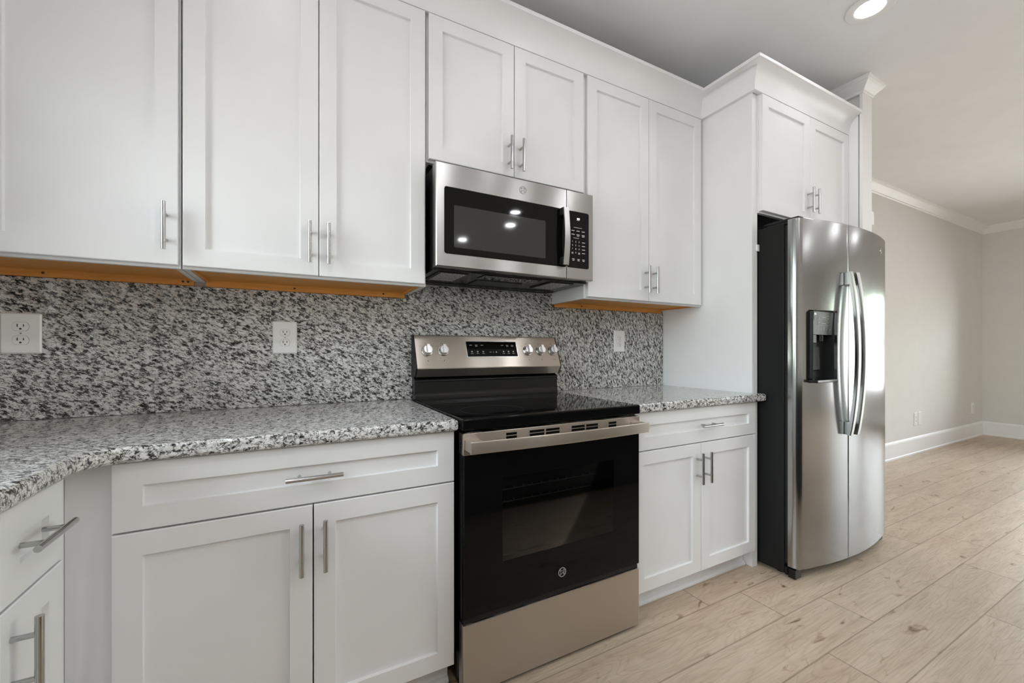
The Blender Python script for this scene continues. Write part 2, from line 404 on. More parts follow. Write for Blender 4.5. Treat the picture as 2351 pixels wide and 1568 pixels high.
# wall end beside the refrigerator
SX0, SX1, SY = 3.072, 3.170, -.690
struct(MB().box(SX0, SX1, SY + .016, YB, 0, ZC).build('wall_partition', WALL, smooth=0))
struct(MB().box(3.054, SX1 + .002, SY, SY + .016, 0, ZC - .05).build('trim_4', TRIM, smooth=0))
CROWN = [(0, ZC - .092), (.006, ZC - .092), (.012, ZC - .084), (.014, ZC - .074), (.020, ZC - .070), (.030, ZC - .058), (.046, ZC - .044), (.058, ZC - .034),
         (.062, ZC - .026), (.070, ZC - .022), (.074, ZC - .012), (.080, ZC - .010), (.080, ZC), (0, ZC)]
struct(sweep([(SX1, YB), (XR, YB)], CROWN).build('trim_1', TRIM, smooth=25))
struct(sweep([(XR, YB), (XR, YF)], CROWN).build('trim_2', TRIM, smooth=25))
C3 = [(o * .72 if o else -.012, ZC - (ZC - z) * .81) for o, z in CROWN]
struct(sweep([(3.054, YB), (3.054, SY), (SX1, SY), (SX1, YB)], C3).build('trim_3', TRIM, smooth=25))
BASE = [(0, 0), (.022, 0), (.022, .016), (.016, .022), (.015, .150), (.012, .160), (.010, .172), (.004, .182), (0, .182)]
struct(sweep([(SX1, YB), (XR, YB)], BASE).build('baseboard_back', TRIM, smooth=25))
struct(sweep([(XR, YB), (XR, YF)], BASE).build('baseboard_right', TRIM, smooth=25))

# ------------------------------------------------------------------ recessed lights
def recessed(x, y, label, group=None):
    t = thing('recessed_light', label, 'ceiling light', (x, y, ZC - .006), group)
    fr = lambda a, b, d: (a, b, ZC - d)
    mb = MB(); n = 48
    rr = lambda q, d: [fr(x + q * math.cos(2 * math.pi * i / n), y + q * math.sin(2 * math.pi * i / n), d) for i in range(n)]
    mb.loft([rr(.096, .0005), rr(.096, .004), rr(.092, .006), rr(.066, .005), rr(.059, .003), rr(.059, .0005)], cap0=False, cap1=False)
    mb.build('trim_ring', TRIM, t)
    mb = MB(); disc(mb, fr, x, y, .0575, .0005, .003, n=40); mb.build('lens', LENS_DIM if y > -1.2 else LENS, t)
recessed(2.437, -.966, 'round white recessed light lit in the ceiling above the refrigerator front')
hid = 'round white recessed ceiling light lit outside the picture, in the row above the kitchen cabinets'
for x in (-.07, 1.15): recessed(x, -.935, hid, 'recessed lights over the cabinet run')
hid2 = 'unseen round white recessed ceiling light over the open room, from a set mostly added for ambient brightness'
for x, y in ((-.2, -2.05), (1.05, -2.05), (2.30, -2.05), (3.6, -2.05), (-.1, -3.2), (1.0, -3.2), (2.32, -3.2), (0.0, -4.65), (2.2, -4.65), (2.5, -3.68), (4.6, -3.2), (5.4, -4.9), (5.9, -2.1), (5.9, -3.6), (7.1, -3.0)):
    recessed(x, y, hid2, 'recessed lights in the open room')  # most of these lamps are added fill; a few match microwave reflections

# ------------------------------------------------------------------ upper cabinets
UF = -.281           # carcass front; doors stand 20 mm proud
ZU, ZT = 1.396, 2.477
def upper_cabinet(label, x0, x1, doors, z0=ZU, yf=UF, zt=ZT, holes=(), hz=None, wood=True):
    t = thing('upper_cabinet', label, 'cabinet', ((x0 + x1) / 2, YB, z0))
    mb = MB(); yb = YB - .001; zb = z0 - .008; zt2 = zt + .001
    mb.box(x0, x0 + .016, yf + .019, yb, zb, zt2); mb.box(x1 - .016, x1, yf + .019, yb, zb, zt2)
    mb.box(x0, x1, yf, yf + .019, zb, zb + .045); mb.box(x0, x1, yf, yf + .019, zt2 - .05, zt2)
    mb.box(x0, x0 + .042, yf, yf + .019, zb + .045, zt2 - .05); mb.box(x1 - .042, x1, yf, yf + .019, zb + .045, zt2 - .05)
    mb.box(x0 + .016, x1 - .016, yf + .019, yb, zt2 - .016, zt2)
    if len(doors) > 1:
        s = (doors[0][1] + doors[1][0]) / 2; mb.box(s - .03, s + .03, yf, yf + .019, zb + .045, zt2 - .05)
    mb.build('carcass', WHITE, t)
    if wood:
        mb = MB(); mb.box(x0 + .0165, x1 - .0165, yf + .02, yb - .02, z0 + .001, z0 + .013)           # bottom panel
        mb.box(x0 + .0165, x1 - .0165, yb - .019, yb - .001, z0 - .024, z0 + .03)                   # hanging rail
        mb.box(x0 + .0165, x0 + .026, yf + .02, yb - .02, zb + .0005, z0 + .0008); mb.box(x1 - .026, x1 - .0165, yf + .02, yb - .02, zb + .0005, z0 + .0008)
        b_ = mb.build('bottom_panel', WOOD, t, smooth=0); b_['label'] = 'unpainted orange wood underside'
        for hx in holes: MB().cyl((hx, yb - .0195, z0 - .010), (hx, yb - .0180, z0 - .010), .004, n=10).build('screw_hole', SLOT, b_)
    for k, (a, b) in enumerate(doors):
        d = panel_face(a, b, z0, zt, face_frame('back', yf - .0005)).build('door', WHITE, t, smooth=20)
        hx = (b - .028) if (k == 0) else (a + .028)
        bar_handle(d, (hx, yf - .0205, (hz or z0 + .11)), True, (0, -1, 0))
    return t
upper_cabinet('white upper cabinet with a single door, leftmost above the granite backsplash', XL + .002, -.3115, [(-.739, -.3154)], holes=(-.72, -.36, -.345))
upper_cabinet('tall white two-door upper cabinet directly left of the microwave', -.3085, .4615, [(-.3037, .074), (.077, .4546)], holes=(.0, .35))
upper_cabinet('short white two-door upper cabinet over the microwave', .4635, 1.2465, [(.4703, .8523), (.8553, 1.235)], z0=1.8965, hz=1.988, wood=False)
upper_cabinet('tall white two-door upper cabinet right of the microwave, against the tall panel', 1.2485, 2.1045, [(1.260, 1.6673), (1.6703, 2.0854)], holes=(1.45,))
# refrigerator cabinet
FY = -.598
upper_cabinet('deep white two-door cabinet above the refrigerator', 2.1505, 3.0520, [(2.153, 2.609), (2.612, 3.051)], z0=1.866, yf=FY, zt=2.477, hz=1.985, wood=False)

# tall side panels
t = thing('end_panel', 'tall white side panel between the right counter and the refrigerator', 'panel', (2.126, -.29, 0))
MB().box(2.1065, 2.1495, -.593, YB - .001, 0, 2.484, .0015).build('board', WHITE, t)
MB().box(2.1045, 2.1065, -.5925, -.560, .912, 2.484).build('edge_trim', WHITE, t, smooth=0)
MB().box(2.136, 2.158, -.600, -.5935, 1.655, 1.69, .002).build('clip', PLATE, t)
t = tag(MB().box(3.0535, 3.0705, -.6675, YB - .001, 0, 2.60, .001).build('end_panel', WHITE, origin=(3.062, -.33, 0)), 'tall narrow white panel on the right side of the refrigerator opening', 'panel')

# cabinet crown moulding
CC = [(0, ZT + .008), (.0215, ZT + .008)]
cove = [(.0215, 2.4785), (.023, 2.50), (.027, 2.52), (.034, 2.54), (.046, 2.560), (.062, 2.574), (.082, 2.583), (.090, 2.585), (.092, 2.589), (.092, 2.600)]
CC = [(0, 2.4785)] + cove + [(.0, 2.600)]
cr = sweep([(XL + .002, UF), (2.1055, UF), (2.1055, FY), (3.0525, FY)], CC)
tag(cr.build('crown_molding', WHITE, origin=(1.0, UF, 2.4785)), 'white coved crown molding running along the tops of all the upper cabinets', 'crown molding')

# ------------------------------------------------------------------ base cabinets
def base_cabinet(label, x0, x1, drawer, doors, dh, kick=True):
    t = thing('base_cabinet', label, 'cabinet', ((x0 + x1) / 2, YB, 0))
    mb = MB(); yf = -.5995; yb = YB - .001
    mb.box(x0, x0 + .016, yf + .019, yb, .1, .8705); mb.box(x1 - .016, x1, yf + .019, yb, .1, .8705)
    for a, b, c, d in ((x0, x1, .1, .13), (x0, x1, .85, .8705), (x0 + (.12 if x0 < 0 else .04), x1 - .04, .69, .72), (x0, x0 + (.12 if x0 < 0 else .04), .13, .85), (x1 - .04, x1, .13, .85)):
        mb.box(a, b, yf, yf + .019, c, d)
    mb.box(x0 + .016, x1 - .016, yf + .019, yb, .1, .115)
    mb.build('carcass', WHITE, t)
    mb = MB(); mb.box(x0 + .002, x1 - .002, -.545, -.53, 0, .1); mb.build('toe_kick', WHITE, t)
    mb = MB(); pr = [(0, 0), (.013, 0), (.0125, .006), (.009, .012), (.004, .0155), (0, .017)]
    mb.loft([[(x, -.5455 - a, b) for a, b in pr] for x in (x0 + .002, x1 - .002)]); mb.build('shoe_molding', WHITE, t)
    fr = face_frame('back', yf - .0005)
    d = panel_face(drawer[0], drawer[1], .7057, .8688, fr).build('drawer', WHITE, t, smooth=20)
    bar_handle(d, (dh, -.620, .785), False, (0, -1, 0), along=(1, 0, 0))
    for k, (a, b) in enumerate(doors):
        d = panel_face(a, b, .1027, .7011, fr).build('door', WHITE, t, smooth=20)
        hx = b - .028 if k == 0 else a + .028
        bar_handle(d, (hx, -.620, .592), True, (0, -1, 0))
    return t
base_cabinet('white base cabinet with a wide drawer over two doors, left of the range', -.4600, .4655, (-.3757, .4617), [(-.3757, .0445), (.0478, .4617)], .050)
base_cabinet('white base cabinet with a drawer over two doors, between range and refrigerator', 1.2515, 2.1040, (1.256, 2.0914), [(1.256, 1.6710), (1.6740, 2.0914)], 1.714)
def side_cabinet(label, y0, y1, with_handle=True):
    """left run, facing +x; y0 > y1"""
    t = thing('base_cabinet', label, 'cabinet', (XL, (y0 + y1) / 2, 0))
    xf = -.4605; mb = MB()
    mb.box(XL + .001, xf - .019, y1, y1 + .016, .1, .8705); mb.box(XL + .001, xf - .019, y0 - .016, y0, .1, .8705)
    mb.box(xf - .019, xf, y1, y0 + .0012, .1, .8705); mb.box(XL + .001, xf - .019, y1 + .016, y0 - .016, .1, .115)
    mb.build('carcass', WHITE, t)
    MB().box(xf - .07, xf - .055, y1 + .002, y0 - .002, 0, .1).build('toe_kick', WHITE, t)
    return t
t = side_cabinet('narrow white base cabinet with drawer and door on the left run, by the inner corner', -.601, -.925)
fr = face_frame('left', -.460)
d = panel_face(-.922, -.712, .7057, .8688, fr, .038).build('drawer', WHITE, t, smooth=20)
bar_handle(d, (-.422, -.828, .793), False, (1, 0, 0), along=(0, 1, 0), length=.138, span=.074)
d = panel_face(-.922, -.712, .1027, .7011, fr, .038).build('door', WHITE, t, smooth=20)
bar_handle(d, (-.422, -.892, .607), True, (1, 0, 0), length=.138)
t = side_cabinet('white base cabinet cut off by the left picture edge, nearest the camera', -.927, -1.80)
d = panel_face(-1.78, -.927, .7057, .8688, fr, .038).build('drawer', WHITE, t, smooth=20)
d = panel_face(-1.352, -.927, .1027, .7011, fr, .038).build('door', WHITE, t, smooth=20)
d = panel_face(-1.78, -1.355, .1027, .7011, fr, .038).build('door', WHITE, t, smooth=20)

# ------------------------------------------------------------------ granite
poly = [(XL + .001, -.001), (XL + .001, -1.83), (-.408, -1.83)]
for k in range(9):
    a = math.radians(180 - 90 * k / 8); poly.append((-.338 + .07 * math.cos(a), -.712 + .07 * math.sin(a)))
poly += [(.4665, -.642), (.4665, -.001)]
tag(MB().prism(poly, .872, .910, .011, 4).build('countertop', GR_C, origin=(-.3, -.32, .872), smooth=50), 'grey speckled granite countertop left of the range, with a curved inside corner', 'countertop')
tag(MB().prism([(1.2545, -.001), (1.2545, -.644), (2.100, -.644), (2.140, -.644), (2.140, -.597), (2.1025, -.597), (2.1025, -.001)], .872, .910, .009, 4).build('countertop', GR_C, origin=(1.68, -.32, .872), smooth=50),
    'short granite countertop between the range and the tall panel', 'countertop')
tag(MB().prism([(XL + .001, .9105), (.4665, .9105), (.4665, .80), (1.2495, .80), (1.2495, 1.440), (.4625, 1.440), (.4625, 1.3705), (XL + .001, 1.3705)], 0, .019,
    frame=lambda a, b, c: (a, c, b)).build('backsplash', GR_L, origin=(-.3, .01, .91), smooth=0), 'long grey granite backsplash slab running from the left edge to behind the range', 'backsplash')
tag(MB().box(1.2505, 2.1025, 0, .019, .9105, 1.3705).build('backsplash', GR_R, origin=(1.68, .01, .91), smooth=0), 'granite backsplash slab right of the range, with steeper grain', 'backsplash')

# ------------------------------------------------------------------ outlets
def outlet(name, label, cx, cz, w, h, yw, kind='duplex', group=None, sc=1.0):
    t = thing(name, label, 'outlet' if kind != 'switch' else 'switch', (cx, yw, cz - h / 2), group)
    fr = face_frame('back', yw - .0005); mb = MB()
    R = lambda i, d: [fr(a, b, d) for a, b in rrect(cx - w / 2 + i, cx + w / 2 - i, cz - h / 2 + i, cz + h / 2 - i, .004, 3)]
    mb.loft([R(0, 0), R(0, .003), R(.004, .0065)]); pl = mb.build('cover_plate', PLATE, t, smooth=30)
    if kind == 'blank':
        mb = MB(); disc(mb, fr, cx, cz, .004, .0062, .0075, 12); mb.build('jack', PLATE, t); return t
    for s_ in (-1, 1):
        z = cz + s_ * .0195 * sc; mb = MB(); q = .0165 * sc
        pts = []
        for k in range(28):
            a = 2 * math.pi * k / 28; pts.append((cx + q * math.cos(a), z + max(-.0125 * sc, min(.0125 * sc, q * math.sin(a)))))
        mb.loft([[fr(a, b, .006) for a, b in pts], [fr(a, b, .008) for a, b in pts]]); r = mb.build('receptacle', PLATE, t, smooth=20)
        mb = MB(); bar(mb, fr, cx - .0062 * sc, z + .003 * sc, .0022, .0085 * sc, .0078); bar(mb, fr, cx + .0062 * sc, z + .003 * sc, .0022, .0068 * sc, .0078); disc(mb, fr, cx, z - .0065 * sc, .0026 * sc, .0078, .0084, 12)
        mb.build('slot', SLOT, r)
        mb = MB(); ol = [((a - cx) * 1.05 + cx, (b - z) * 1.05 + z) for a, b in pts]
        mb.loft([[fr(a, b, .0060) for a, b in ol], [fr(a, b, .0067) for a, b in ol]]); mb.build('receptacle_outline', GREYE, r, smooth=0)  # grey rim stands in for the shade in the gap
    mb = MB(); disc(mb, fr, cx, cz, .0022, .0062, .0072, 12); mb.build('screw', CHROME, t)
    return t
outlet('power_outlet', 'large white duplex outlet plate on the backsplash at the left edge', -.767, 1.188, .092, .130, 0, sc=1.12)
outlet('power_outlet', 'white duplex outlet on the backsplash below the two-door upper cabinet, left of the range', -.034, 1.185, .086, .130, 0, sc=1.05)
outlet('power_outlet', 'white duplex outlet on the backsplash right of the range', 1.730, 1.188, .084, .130, 0, sc=1.05)
outlet('power_outlet', 'white outlet low on the beige far wall, left one of an adjacent pair', 6.03, .375, .085, .145, YB, sc=1.0)
outlet('cable_outlet', 'white low-voltage plate on the beige far wall, right one of an adjacent pair', 6.135, .375, .085, .145, YB, kind='blank')
outlet('power_outlet', 'white outlet low on the beige far wall nearest the room corner', 7.78, .378, .085, .145, YB)
t = thing('door_chime', 'small white rounded box on the side of the wall end, just above the refrigerator top', 'wall device', (SX1 + .0025, -.63, 1.922))
MB().box(SX1 + .0025, SX1 + .050, -.686, -.58, 1.922, 2.008, .008).build('cover', PLATE, t)

# ------------------------------------------------------------------ microwave
t = thing('microwave', 'stainless steel over-the-range microwave under the short cabinet', 'microwave', (.851, YB, 1.425))
X0, X1, MF = .474, 1.228, -.381
ZB_, ZT_ = 1.457, 1.857
mb = MB(); mb.prism([(-.333, 1.449), (-.333, 1.854), (YB - .001, 1.854), (YB - .001, 1.446), (-.05, 1.444), (-.06, 1.449)], X0 + .004, X1 - .004, frame=lambda a, b, c: (c, a, b))
body = mb.build('body', BLACK, t, smooth=0)
fr = face_frame('back', -.335)
XD = 1.0755
def framed(mb, a0, a1, b0, b1, i0, i1, j0, j1, dep, rin, fr, bev=.003, rec=.003, L=True, Rr=True):
    """raised face with rounded inner opening"""
    out = rrect(a0, a1, b0, b1, .0008, 5); out2 = rrect(a0 + (bev if L else .0005), a1 - (bev if Rr else .0005), b0 + bev, b1 - bev, .0008, 5); inn = rrect(i0, i1, j0, j1, rin, 5)
    r = lambda pts, d: [fr(a, b, d) for a, b in pts]
    mb.loft([r(out, 0), r(out, dep - bev), r(out2, dep), r(inn, dep), r([((a - (i0 + i1) / 2) * .997 + (i0 + i1) / 2, (b - (j0 + j1) / 2) * .995 + (j0 + j1) / 2) for a, b in inn], dep - rec)])
mb = MB(); framed(mb, X0, XD, ZB_, ZT_, .506, 1.0750, 1.507, 1.767, .046, .010, fr, Rr=False)
door = mb.build('door', STEEL, t, smooth=40)
mb = MB(); r = lambda pts, d: [fr(a, b, d) for a, b in pts]
mb.loft([r(rrect(.5072, 1.0745, 1.5082, 1.7658, .009), .0432), r(rrect(.5072, 1.0745, 1.5082, 1.7658, .009), .0452)]); mb.build('glass', BLACKG, door)
mb = MB(); mb.loft([r(rrect(.546, .966, 1.535, 1.699, .006), .0453), r(rrect(.546, .966, 1.535, 1.699, .006), .0457)]); mb.build('window', SCREEN, door)
# handle: flat bowed band on two posts
mb = MB(); rings = []
for k in range(13):
    q = k / 12; z = 1.513 + (1.768 - 1.513) * q; d = .046 + .024 + .012 * math.sin(math.pi * q)
    rings.append([fr(a, z, dd) for a, dd in ((1.0445, d - .008), (1.0445, d - .002), (1.0475, d), (1.0715, d), (1.0745, d - .002), (1.0745, d - .008))])
mb.loft(rings); h = mb.build('handle', STEEL, door, smooth=30)
for z in (1.531, 1.750): MB().box(1.040, 1.070, -.335 - .068, -.335 - .0457, z - .016, z + .016, .002).build('handle_bracket', PLAST, door)
emblem(fr, .853, 1.813, .0461, .017).build('badge', GREYE, door)
mb = MB(); framed(mb, XD + .0022, X1, ZB_, ZT_, XD + .0025, 1.202, 1.508, 1.766, .046, .010, fr, L=False)
cp = mb.build('control_panel', STEEL, t, smooth=40)
mb = MB(); mb.loft([r(rrect(XD + .004, 1.201, 1.509, 1.765, .008), .0432), r(rrect(XD + .004, 1.201, 1.509, 1.765, .008), .0452)]); mb.build('touch_glass', BLACKG, cp)
mb = MB(); text_into(mb, 'PF', .017, fr, 1.143, 1.731, .0453); mb.build('display', LED, cp)
mb = MB()
for row, z in enumerate((1.678, 1.661)):
    for k, a in enumerate((1.113, 1.141, 1.170)):
        bar(mb, fr, a, z, .017, .0028, .0453)
        if row and k: bar(mb, fr, a, z - .006, .013, .0024, .0453)
for q, row in enumerate(('123', '456', '789', ' 0 ')):
    for k, ch in enumerate(row):
        a = 1.110 + .0185 * k; z = 1.628 - .0165 * q
        if ch != ' ': text_into(mb, ch, .0105, fr, a, z, .0453)
        else: bar(mb, fr, a, z, .010, .0022, .0453); bar(mb, fr, a, z - .0045, .010, .0022, .0453)
    bar(mb, fr, 1.172, 1.628 - .0165 * q, .017, .0024, .0453)
for k, a in enumerate((1.115, 1.144, 1.172)):
    bar(mb, fr, a, 1.549, .014, .0024, .0453); bar(mb, fr, a, 1.543, .011, .0024, .0453)
bar(mb, fr, 1.140, 1.693, .045, .0015, .0453); bar(mb, fr, 1.130, 1.645, .030, .0015, .0453)
mb.build('button_markings', PRINT, cp, smooth=0)
for a0, a1 in ((.505, .635), (1.035, 1.165)):
    mb = MB(); mb.box(a0, a1, -.315, -.125, 1.4455, 1.4485); f_ = mb.build('grease_filter', PLAST, t, smooth=0)
    mb = MB(); mb.box(a0 + .012, a1 - .012, -.305, -.135, 1.4435, 1.4452); mb.build('filter_mesh', FILT, f_, smooth=0)
mb = MB(); mb.box(.72, .95, -.20, -.08, 1.4455, 1.4485); f_ = mb.build('lamp_cover', DARKG, t, smooth=0)
mb = MB(); mb.box(.70, .98, -.328, -.24, 1.4462, 1.4487); mb.build('vent_slot', BLACKG, t, smooth=0)

# ------------------------------------------------------------------ range
t = thing('electric_range', 'freestanding stainless and black electric range with glass cooktop', 'stove', (.861, -.33, 0))
RX0, RX1 = .4785, 1.2425
MB().box(RX0 + .004, RX1 - .004, -.615, -.003, .02, .868).build('body', BLACK, t, smooth=0)
for x in (.52, 1.20):
    for y in (-.56, -.06): MB().cyl((x, y, 0), (x, y, .02), .018).build('foot', PLAST, t)
mb = MB(); mb.box(.4745, 1.2475, -.661, -.062, .8735, .9115, .006)
ck = mb.build('cooktop', BLACKG, t)
for bx_, by_, br in ((.655, -.500, .120), (.610, -.225, .085), (1.04, -.475, .112), (1.06, -.205, .085), (.845, -.175, .058)):
    mb = MB(); fz = lambda a, b, d: (a, b, .9115 + d)
    annulus(mb, fz, bx_, by_, br - .0011, br, .00005, .0002)
    mb.build('burner_ring', RINGM, ck, smooth=0)
mb = MB(); prof = [(-.003, .90), (-.062, .90), (-.0615, .918), (-.060, .93), (-.056, .94), (-.055, .985), (-.060, .992), (-.058, 1.0), (-.03, 1.012), (-.003, 1.012)]
mb.prism(prof, .4765, 1.2435, frame=lambda a, b, c: (c, a, b)); mb.build('riser', BLACK, t, smooth=60)
# backguard: slanted control face, lower return, dark end caps
bgp = [(-.004, 1.012), (-.066, 1.0125), (-.092, 1.050), (-.092, 1.054), (-.032, 1.200), (-.028, 1.2035), (-.004, 1.2035)]
mb = MB(); mb.prism(bgp, .4795, 1.2415, frame=lambda a, b, c: (c, a, b)); bgd = mb.build('backguard', STEEL_R, t, smooth=20)
for a, b in ((.4735, .4793), (1.2417, 1.2475)): MB().prism(bgp, a, b, frame=lambda p, q, c: (c, p, q)).build('end_cap', PLAST, bgd, smooth=20)
sl = Vector((0, .060, .146)).normalized(); nn = Vector((0, -.146, .060)).normalized(); o0 = Vector((0, -.092, 1.054))
fs = lambda a, b, d: tuple(Vector((a, 0, 0)) + o0 + sl * b + nn * d)      # b up the slanted face
kn_x = (.531, .607, 1.058, 1.134, 1.210)
for kx in kn_x:
    mb = MB(); n = 36
    rr = lambda q, d, b0=.083: [fs(kx + q * math.cos(2 * math.pi * i / n), b0 + q * math.sin(2 * math.pi * i / n), d) for i in range(n)]
    mb.loft([rr(.0265, .0003), rr(.0265, .004), rr(.024, .007)]); sk = mb.build('knob', KNOB, bgd, smooth=30)
    mb = MB(); mb.loft([rr(.0225, .0065), rr(.0215, .020), rr(.0195, .024)], cap0=False)
    mb.loft([[fs(kx + a, .083 + b, d) for a, b in ((-.006, -.021), (.006, -.021), (.0065, .021), (-.0065, .021))] for d in (.022, .034)])
    # grip is fused to the knob
    s2 = mb; o_ = s2.build('knob_grip', KNOB, bgd, smooth=30)
mb = MB(); mb.loft([[fs(a, b, .0002) for a, b in rrect(.722, .998, .050, .134, .003)], [fs(a, b, .0016) for a, b in rrect(.722, .998, .050, .134, .003)]]); dsp = mb.build('display_frame', KNOB, bgd, smooth=0)
mb = MB(); mb.loft([[fs(a, b, .0014) for a, b in rrect(.725, .995, .053, .131, .002)], [fs(a, b, .0020) for a, b in rrect(.725, .995, .053, .131, .002)]]); mb.build('display', BLACKG, bgd, smooth=0)
mb = MB()
for a in (.747, .776, .806, .916, .944, .972): bar(mb, fs, a, .112, .013, .0028, .0021)
for a in (.776, .944, .972): bar(mb, fs, a, .106, .012, .0022, .0021)
for a in (.749, .779, .808, .918, .946, .973): disc(mb, fs, a, .078, .0042, .0021, .0026, 10); bar(mb, fs, a, .068, .014, .0018, .0021)
bar(mb, fs, .846, .076, .009, .002, .0021); bar(mb, fs, .862, .076, .0012, .006, .0021); disc(mb, fs, .878, .076, .0035, .0021, .0026, 10)
mb.build('display_markings', PRINTG, bgd, smooth=0)
mb = MB()
for kx in kn_x:
    disc(mb, fs, kx, .034, .0022, .0002, .0007, 10)
    for q in (-1, 1): bar(mb, fs, kx + q * .03, .108, .006, .0012, .0002)
    bar(mb, fs, kx - .004, .121, .008, .0014, .0002)
mb.build('knob_markings', SLOT, bgd, smooth=0)
# oven door
fr = face_frame('back', -.618)
DT = .042
z0d, z1d = .262, .7925
wx0, wx1, wz0, wz1 = .618, 1.107, .421, .7035
mb = MB(); q = lambda pts, d: [fr(a, b, d) for a, b in pts]
rc = lambda a0, a1, b0, b1: [(a0, b0), (a1, b0), (a1, b1), (a0, b1)]
mb.loft([q(rc(RX0, RX1, z0d, z1d), 0), q(rc(RX0, RX1, z0d, z1d), DT - .003), q(rc(RX0 + .003, RX1 - .003, z0d + .003, z1d - .001), DT), q(rc(wx0, wx1, wz0, wz1), DT), q(rc(wx0, wx1, wz0, wz1), DT - .034)])
od = mb.build('oven_door', BLACKG, t, smooth=20)
mb = MB(); mb.loft([q(rc(wx0 + .0005, wx1 - .0005, wz0 + .0005, wz1 - .0005), DT - .002), q(rc(wx0 + .0005, wx1 - .0005, wz0 + .0005, wz1 - .0005), DT - .0005)]); mb.build('window', OVENPANE, od, smooth=0)
mb = MB(); mb.loft([q(rc(wx0 + .001, wx1 - .001, wz0 + .001, wz1 - .001), .0085), q(rc(wx0 + .001, wx1 - .001, wz0 + .001, wz1 - .001), .0090)]); mb.build('window_screen', OVENIN, od, smooth=0)
for z in (.655, .612):
    mb = MB(); mb.cyl(fr(wx0 + .006, z, .020), fr(wx1 - .05, z, .020), .0022, n=8)
    for k in range(12): xx = wx0 + .02 + k * .037; mb.cyl(fr(xx, z, .020), fr(xx, z + .006, .016), .0018, n=6)
    mb.build('oven_rack', RACK, od)
for xx in (wx1 - .014, wx1 - .006): MB().cyl(fr(xx, wz0 + .03, .030), fr(xx, wz1 - .004, .030), .0012, n=6).build('window_seal', RACK, od)
emblem(fr, .861, .324, DT + .0002, .017).build('badge', PRINTG, od)
# steel strip with vent slots above the glass
mb = MB(); mb.box(RX0 - .002, RX1 + .002, -.662, -.618, .7935, .8655, .003); st = mb.build('door_trim', STEEL_R, od)
mb = MB()
for a0, a1 in ((.631, .672), (.723, .783), (.790, .848), (.902, .962), (.969, 1.025), (1.079, 1.117)):
    for z in (.8500, .8385): MB().box(a0, a1, -.6626, -.6605, z - .0043, z + .0043).build('vent_slot', VOID, od, smooth=0)
for z in (.806, .818, .830, .842): MB().cyl((RX0 - .0026, -.640, z), (RX0 - .0005, -.640, z), .0042, n=10).build('side_hole', VOID, od)
# bowed band handle
mb = MB(); rings = []
n = 24
for k in range(n + 1):
    a = k / n; x = RX0 + .004 + (RX1 - RX0 - .008) * a
    y = -.716 - .014 * math.sin(math.pi * a); 
    rings.append([(x, y + .010, .812), (x, y + .002, .809), (x, y, .813), (x, y, .844), (x, y + .002, .848), (x, y + .010, .846)])
mb.loft(rings)
for a, b in ((RX0 + .004, RX0 + .052), (RX1 - .052, RX1 - .004)):
    mb.prism([(a, -.6625), (b - .0 if a < .9 else b, -.6625), (b, -.708), (a, -.708)], .812, .845, .002, 2)
mb.build('handle', STEEL_R, od, smooth=30)
# storage drawer
mb = MB(); mb.box(RX0, RX1, -.660, -.6155, .014, .243, .004); dr = mb.build('drawer', STEEL_R, t)
mb = MB(); mb.box(RX0 + .004, RX1 - .004, -.652, -.6155, .2445, .2605); mb.build('drawer_rail', BLACK, t, smooth=0)

# ------------------------------------------------------------------ refrigerator
t = thing('refrigerator', 'stainless side-by-side refrigerator with curved doors and black sides', 'refrigerator', (2.615, -.36, 0))
FX0, FX1 = 2.160, 3.048
DX1 = 3.115           # the doors are a little wider than the case
mb = MB(); mb.box(FX0, FX1, -.722, -.02, .018, 1.772, .004); mb.build('body', SIDE, t)
FC = (FX0 + DX1) / 2; HW = (DX1 - FX0) / 2
def fy(x): return -.785 - .058 * (1 - ((x - FC) / (HW - .02)) ** 2)
def door_poly(xa, xb, left_round, right_round):
    pts = [(xa, -.738)]
    if left_round: pts += [(xa, -.756), (xa + .002, -.767), (xa + .007, -.776), (xa + .015, -.7825)]
    else: pts += [(xa, fy(xa) + .004), (xa + .0015, fy(xa) + .001)]
    a = xa + (.026 if left_round else .004); b = xb - (.026 if right_round else .004)
    for k in range(25): x = a + (b - a) * k / 24; pts.append((x, fy(x)))
    if right_round: pts += [(xb - .015, -.7825), (xb - .007, -.776), (xb - .002, -.767), (xb, -.756)]
    else: pts += [(xb - .0015, fy(xb) + .001), (xb, fy(xb) + .004)]
    pts.append((xb, -.738)); return pts
SPL = 2.5255
dz0, dz1 = .056, 1.785
rx0, rx1, rz0, rz1 = 2.234, 2.432, .972, 1.334
